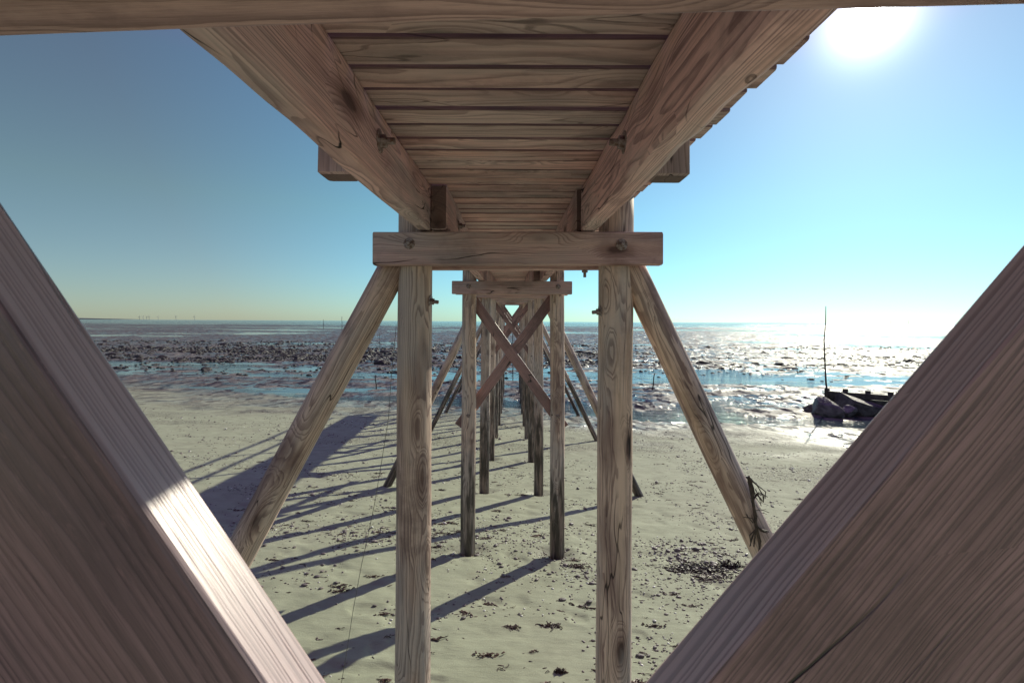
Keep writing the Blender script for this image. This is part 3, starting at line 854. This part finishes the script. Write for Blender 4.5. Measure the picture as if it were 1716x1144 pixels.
# finely broken seaweed along the drift lines
Y_ = 2.7 * (17 / 2.7) ** rng.random(60000); X_ = Y_ * rng.uniform(-.75, .75, 60000)
keep = rng.random(60000) < (wrack(X_, Y_) * .8 + .02)
items = []
for x, y in zip(X_[keep].tolist()[:4200], Y_[keep].tolist()[:4200]):
    s = (.004 + .009 * rr_.random() ** 2) * (.8 + .06 * y); v, f = pebA[rr_.randrange(5)]
    items.append((v, f, mat4(x, y, gz(x, y) + s * .15, s * rr_.uniform(1.2, 3.6), s * .8, s * .4, rr_.gauss(0, .4)), 0))
wrack_bits = ('seaweed_bits', items)
cob = [rock_mesh('cobble_shape', 160 + i, 2, .65, .35, M_PEBBLE) for i in range(3)]
for i in range(26):
    g = on_ground(1070 + 130 * rr_.random(), 905 + 45 * rr_.random()); s = .016 + .022 * rr_.random()
    put(cob[i % 3], 'cobble', (g.x, g.y, g.z + s * .3), (s * 1.2, s, s), rr_.uniform(0, 6.28), 0, 'mauve cobble among the cluster lying behind the dark seaweed heap', 'cobble', 'cobbles clustered behind the seaweed heap')

# seaweed scraps
def weed_mesh(name, seed, strands, spread, L, mat, w0=.006, hump=.01):
    r = random.Random(seed); bm = bmesh.new()
    for _ in range(strands):
        a = r.gauss(.1, .28) + (math.pi if r.random() < .5 else 0); x, y = r.gauss(0, spread), r.gauss(0, spread * .28)
        z = w0 * .5 + abs(r.gauss(0, hump)); pts = []; rad = []
        n = r.randint(5, 9); ll = L * r.uniform(.4, 1.2) / n; w = w0 * r.uniform(.5, 1.5)
        for k in range(n):
            pts.append((x, y, max(w0 * .3, z))); rad.append(w * (1 - .75 * abs(k / (n - 1) - .4)) * r.uniform(.7, 1.3))
            a += r.gauss(0, .5); x += math.cos(a) * ll; y += math.sin(a) * ll; z += r.gauss(0, hump * .7); z *= .85
        tube(bm, pts, rad, 5)
    # small torn leaf flakes
    for _ in range(strands * 2):
        x, y, z = r.gauss(0, spread * .8), r.gauss(0, spread * .35), abs(r.gauss(0, hump)) + w0 * .3
        s = w0 * r.uniform(1, 3); a = r.uniform(0, 6.28)
        v = [bm.verts.new((x + s * math.cos(a + k * 1.2566) * r.uniform(.6, 1.3), y + s * .7 * math.sin(a + k * 1.2566) * r.uniform(.6, 1.3), z + r.gauss(0, w0 * .5))) for k in range(5)]
        bm.faces.new(v)
    me = bpy.data.meshes.new(name); bm.normal_update(); bm.to_mesh(me); bm.free(); me.materials.append(mat)
    return me
merged('seaweed_bits', wrack_bits[1], [M_WEED], label='finely broken brown seaweed strewn along the drift lines')
weeds = [weed_mesh('seaweed_scrap_shape', 200 + i, (2, 5, 9, 3, 14, 6)[i % 6], (.015, .03, .05, .02, .045, .03)[i % 6], (.16, .08, .09, .10, .05, .07)[(i + i // 6) % 6], M_WEED, w0=(.004, .005, .006)[i % 3], hump=.006) for i in range(12)]
n_w = 0
while n_w < 290:
    y = 2.9 * (15 / 2.9) ** rr_.random(); x = y * rr_.uniform(-.62, .62)
    if rr_.random() < float(wrack(np.array([x]), np.array([y]))[0]) * .55 + .14:
        n_w += 1
        put(weeds[n_w % 12], 'seaweed_scrap', (x, y, gz(x, y) + .001), rr_.uniform(.35, 1.25) * (.8 + .035 * y), rr_.gauss(.0, .22), -.12,
            'brown scrap of dried seaweed lying on the sand with many like it', 'seaweed', 'scraps of seaweed drifted over the sand')
def weed_at(px, py, sx, seed, strands, label, mat=M_WEED, L=.15, hump=.02, w0=.007, name='seaweed_heap'):
    g = on_ground(px, py)
    me = weed_mesh(name, seed, strands, sx, L, mat, w0, hump)
    o = put(me, name, (g.x, g.y, gz(g.x, g.y)), 1.0, 0, -.12, label, 'seaweed')
    return o
heap = weed_at(1140, 956, .36, 301, 190, 'long dark heap of seaweed on the sand by the foot of the right raking pole', M_WEEDDARK, .18, .014, .008)
heap['kind'] = 'stuff'
weed_at(1222, 951, .08, 302, 50, 'short dark clump of seaweed just beyond the end of the long heap', M_WEEDDARK, .14, .03, .008)
weed_at(1190, 972, .14, 303, 45, 'loose straggle of dark seaweed on the near side of the long heap', M_WEEDDARK, .16, .015, .007)
weed_at(938, 1126, .028, 304, 26, 'round leafy brown clump of seaweed low in the photo beside the right near post', M_WEED, .05, .012, .006)
weed_at(965, 950, .06, 305, 36, 'brown tuft of seaweed at the foot of the right post of the second trestle', M_WEED, .10, .012, .006)
weed_at(925, 1052, .04, 306, 22, 'flat brown streak of seaweed right of centre on the smooth sand', M_WEED, .10, .006, .006)
weed_at(858, 1052, .035, 307, 18, 'flat brown streak of seaweed on the smooth sand between the near posts', M_WEED, .09, .006, .006)

# seaweed caught on the right raking pole
st_r = [c for c in jetty.children if c.name.startswith('raking_pole')][1]
bm = bmesh.new(); r_s = random.Random(8)
def on_pole(px, py, lift=.0):
    v = P(px, py, 1.0) - Vector((0, 0, CAMZ)); return Vector((0, 0, CAMZ)) + v * (2.815 - lift)
for path, w in ((((1256, 802), (1260, 830), (1266, 862), (1268, 890), (1262, 912)), .008), (((1258, 806), (1264, 845), (1268, 880), (1273, 910), (1270, 930)), .009),
                (((1256, 802), (1268, 812), (1278, 826), (1283, 833)), .005), (((1262, 838), (1270, 826), (1277, 830), (1279, 838)), .006),
                (((1248, 864), (1256, 868), (1263, 875)), .004), (((1268, 880), (1278, 888), (1287, 892)), .006), (((1262, 822), (1270, 832), (1276, 845)), .004),
                (((1266, 880), (1260, 900), (1258, 914)), .005), (((1254, 800), (1262, 815), (1262, 840)), .008), (((1268, 850), (1276, 856), (1285, 858)), .003)):
    for k in range(3):
        pts = [on_pole(a + r_s.gauss(0, 2.0), b + r_s.gauss(0, 2.0), .004 + .01 * r_s.random()) for a, b in path]
        tube(bm, pts, [w * (1 - .6 * i / len(pts)) * r_s.uniform(.5, 1) for i in range(len(pts))], 5)
o = mesh_obj('hanging_seaweed', bm, M_WEEDDARK)
tag(o, 'dark strands of seaweed hanging on the lower part of the right raking pole', 'seaweed')

# thin line hanging at the left raking pole
bm = bmesh.new()
tube(bm, [P(664, 545, 2.80)] + [P(x, y, 2.72) for x, y in ((655, 640), (651, 700), (640, 770), (628, 842), (617, 895), (606, 945), (592, 1020), (582, 1085), (572, 1144), (564, 1200), (556, 1270))], .0016, 5)
tag(mesh_obj('fishing_line', bm, M_LINE), 'thin slack line hanging from the jetty to the sand beside the left near post', 'line')

# stakes and poles
def stick(name, pts, r0, r1, label, cat='post', group=None, extra=()):
    bm = bmesh.new()
    n = len(pts)
    tube(bm, pts, [r0 + (r1 - r0) * i / (n - 1) for i in range(n)], 8)
    for e, w in extra: tube(bm, e, w, 5)
    o = mesh_obj(name, bm, M_STAKE); return tag(o, label, cat, group)
def stake_px(name, x0, y0, x1, y1, r, label, **kw):
    g = on_ground(x0, y0); d = g.y
    top = P(x1, y1, d); base = Vector((g.x, g.y, g.z - .4)); mid = base.lerp(top, .5) + Vector((r * .5, 0, 0))
    return stick(name, [base, base.lerp(top, .25), mid, base.lerp(top, .78) - Vector((r * .4, 0, 0)), top], r, r * .7, label, **kw)
stake_px('stake', 631, 652, 629, 628, .05, 'short dark stake in the shallow pool left of the left near post')
g_ = on_ground(1092, 653)
stake_px('stake', 1092, 653, 1097, 625, .05, 'short leaning stake with a rope in the pool right of the right near post',
         extra=((([P(1094, 641, g_.y - .05), P(1082, 640, g_.y), P(1072, 634, g_.y + .1), P(1058, 629, g_.y + .3)]), .012),))
stake_px('marker_pole', 542, 551, 542, 535, .14, 'thin marker pole far out on the flat, left of the taller one')
stake_px('marker_pole', 573, 552, 573, 530, .15, 'taller thin marker pole far out on the flat beside the left raking pole')
stake_px('marker_pole', 637, 588, 636, 557, .035, 'slender withy standing beyond the reef close to the left near post')
stake_px('marker_pole', 859.5, 628, 859.5, 545, .045, 'slender pole standing in the water seen beneath the far end of the jetty')
stake_px('marker_pole', 1493, 546, 1493, 537, .32, 'distant channel post in the glitter, the left one of two on the right horizon')
stake_px('marker_pole', 1522, 546, 1522, 537, .32, 'distant channel post in the glitter, the right one of two on the right horizon')

# groyne with boulders
gA, gB = P(1384, 654, 27.6), P(1492, 664, 25.9)
gd = (gB - gA); gd.z = 0; L1 = gd.length; gd.normalize(); gn = Vector((gd.y, -gd.x, 0))
if gn.y > 0: gn = -gn
ztop = gA.z
groyne = empty('groyne', (gA.x, gA.y, gz(gA.x, gA.y)), 0)
tag(groyne, 'low dark timber groyne with stubby posts behind the boulders at the right', 'groyne')
e1 = gA + gd * 7.5
for i in range(4):
    h = .30; zc = ztop - .16 - i * .341
    if i: board('plank', Vector((gA.x, gA.y, zc)) + gn * .02, Vector((e1.x, e1.y, zc)), .10, .338, UPZ, M_GROYNE, groyne, ch=.012, step=.5)
    else: board('capping_beam', Vector((gA.x, gA.y, zc)) + gn * .05, Vector((e1.x, e1.y, zc)) + gn * .03, .17, .32, UPZ, M_GROYNE, groyne, ch=.02, step=.5)
for k, t_ in enumerate((.05, .92, 1.95, 2.95, 4.1, 5.2, 6.4)):
    q = gA + gd * t_ - gn * .20
    board('post', (q.x, q.y, -1.0), (q.x, q.y, ztop + .15 + .05 * wob(k * 2.2, 1)), .26, .24, tuple(-gn), M_GROYNE, groyne, ch=.03, step=.5)
tq = gA + gd * .03 + gn * .0
stick('withy', [Vector((tq.x, tq.y - .22, 0.0)), P(1384, 640, tq.y - .22), P(1382, 600, tq.y - .22), P(1381, 570, tq.y - .22), P(1383.5, 540, tq.y - .22), P(1384, 513, tq.y - .22)], .055, .018,
      'tall thin crooked withy standing at the seaward end of the groyne', 'pole')
BL = [(1390, 698, .95, .75, .62, 3, 'pointed dark boulder with a pale sloping top, leftmost large one by the groyne'),
      (1446, 697, 1.20, .9, .80, 8, 'biggest boulder with a pale top edge, leaning on the groyne'),
      (1425, 700, .62, .5, .45, 14, 'middle boulder wedged low between the two big ones by the groyne'),
      (1474, 699, .9, .7, .55, 21, 'dark boulder at the landward side of the biggest one'),
      (1362, 690, .42, .4, .30, 27, 'small low dark rock at the seaward end of the boulders')]
for px, py, sx, sy, sz, sd, lb_ in BL:
    g = on_ground(px, py)
    put(rock_mesh('boulder', sd, 3, 1.0, .30, M_BOULDER, True), 'boulder', (g.x, g.y + sy * .5, g.z + sz * .42), (sx * 1.12, sy * 1.1, sz * 1.12), sd * .7, .1, lb_, 'boulder')

# far coast and the offshore turbines
bm = bmesh.new(); top, bot = [], []
for i in range(41):
    x = -9600 + i * (9600 - 7250) / 40; h = 4 + 30 * max(0, math.sin(math.pi * i / 40)) ** .7 * (.75 + .25 * wob(i * .5, 3))
    top.append((x, h))
for j, (y0, k) in enumerate(((8800, 0), (9000, 1), (9400, 1), (9900, 0))): pass
rings = [[(x, 8800, -2), (x, 8950, h * .8), (x, 9200, h), (x, 9600, h * .7), (x, 9900, -2)] for x, h in top]
loft(bm, rings)
tag(mesh_obj('far_coast_hills', bm, M_COAST, smooth=True), 'low strip of far coast on the left horizon', 'hills', kind='structure')
def turbine(px, hpx, rot):
    d = 8000.0; b = P(px, 538.5, d); H = hpx * d / F
    bm = bmesh.new()
    tube(bm, [(0, 0, -8), (0, 0, H * .5), (0, 0, H)], [3.2, 2.6, 2.0], 8)
    box(bm, -2.2, 2.2, -4.5, 4.5, H - 1.5, H + 3)
    for k in range(3):
        a = rot + k * 2.0944
        tube(bm, [(0, -5.5, H + 1), (math.sin(a) * H * .25, -5.5, H + 1 + math.cos(a) * H * .25), (math.sin(a) * H * .55, -5.5, H + 1 + math.cos(a) * H * .55)], [1.4, 2.0, .5], 5)
    return mesh_obj('wind_turbine', bm, M_TURB, Matrix.Translation((b.x, d, 0)))
for i, (px, h) in enumerate(((234, 5), (240, 5), (246, 5.2), (250, 5.5), (265, 5), (295, 6), (326, 6))):
    tag(turbine(px, h, i * .7), 'tiny pale wind turbine far out on the left horizon', 'wind turbine', 'wind turbines on the far horizon')
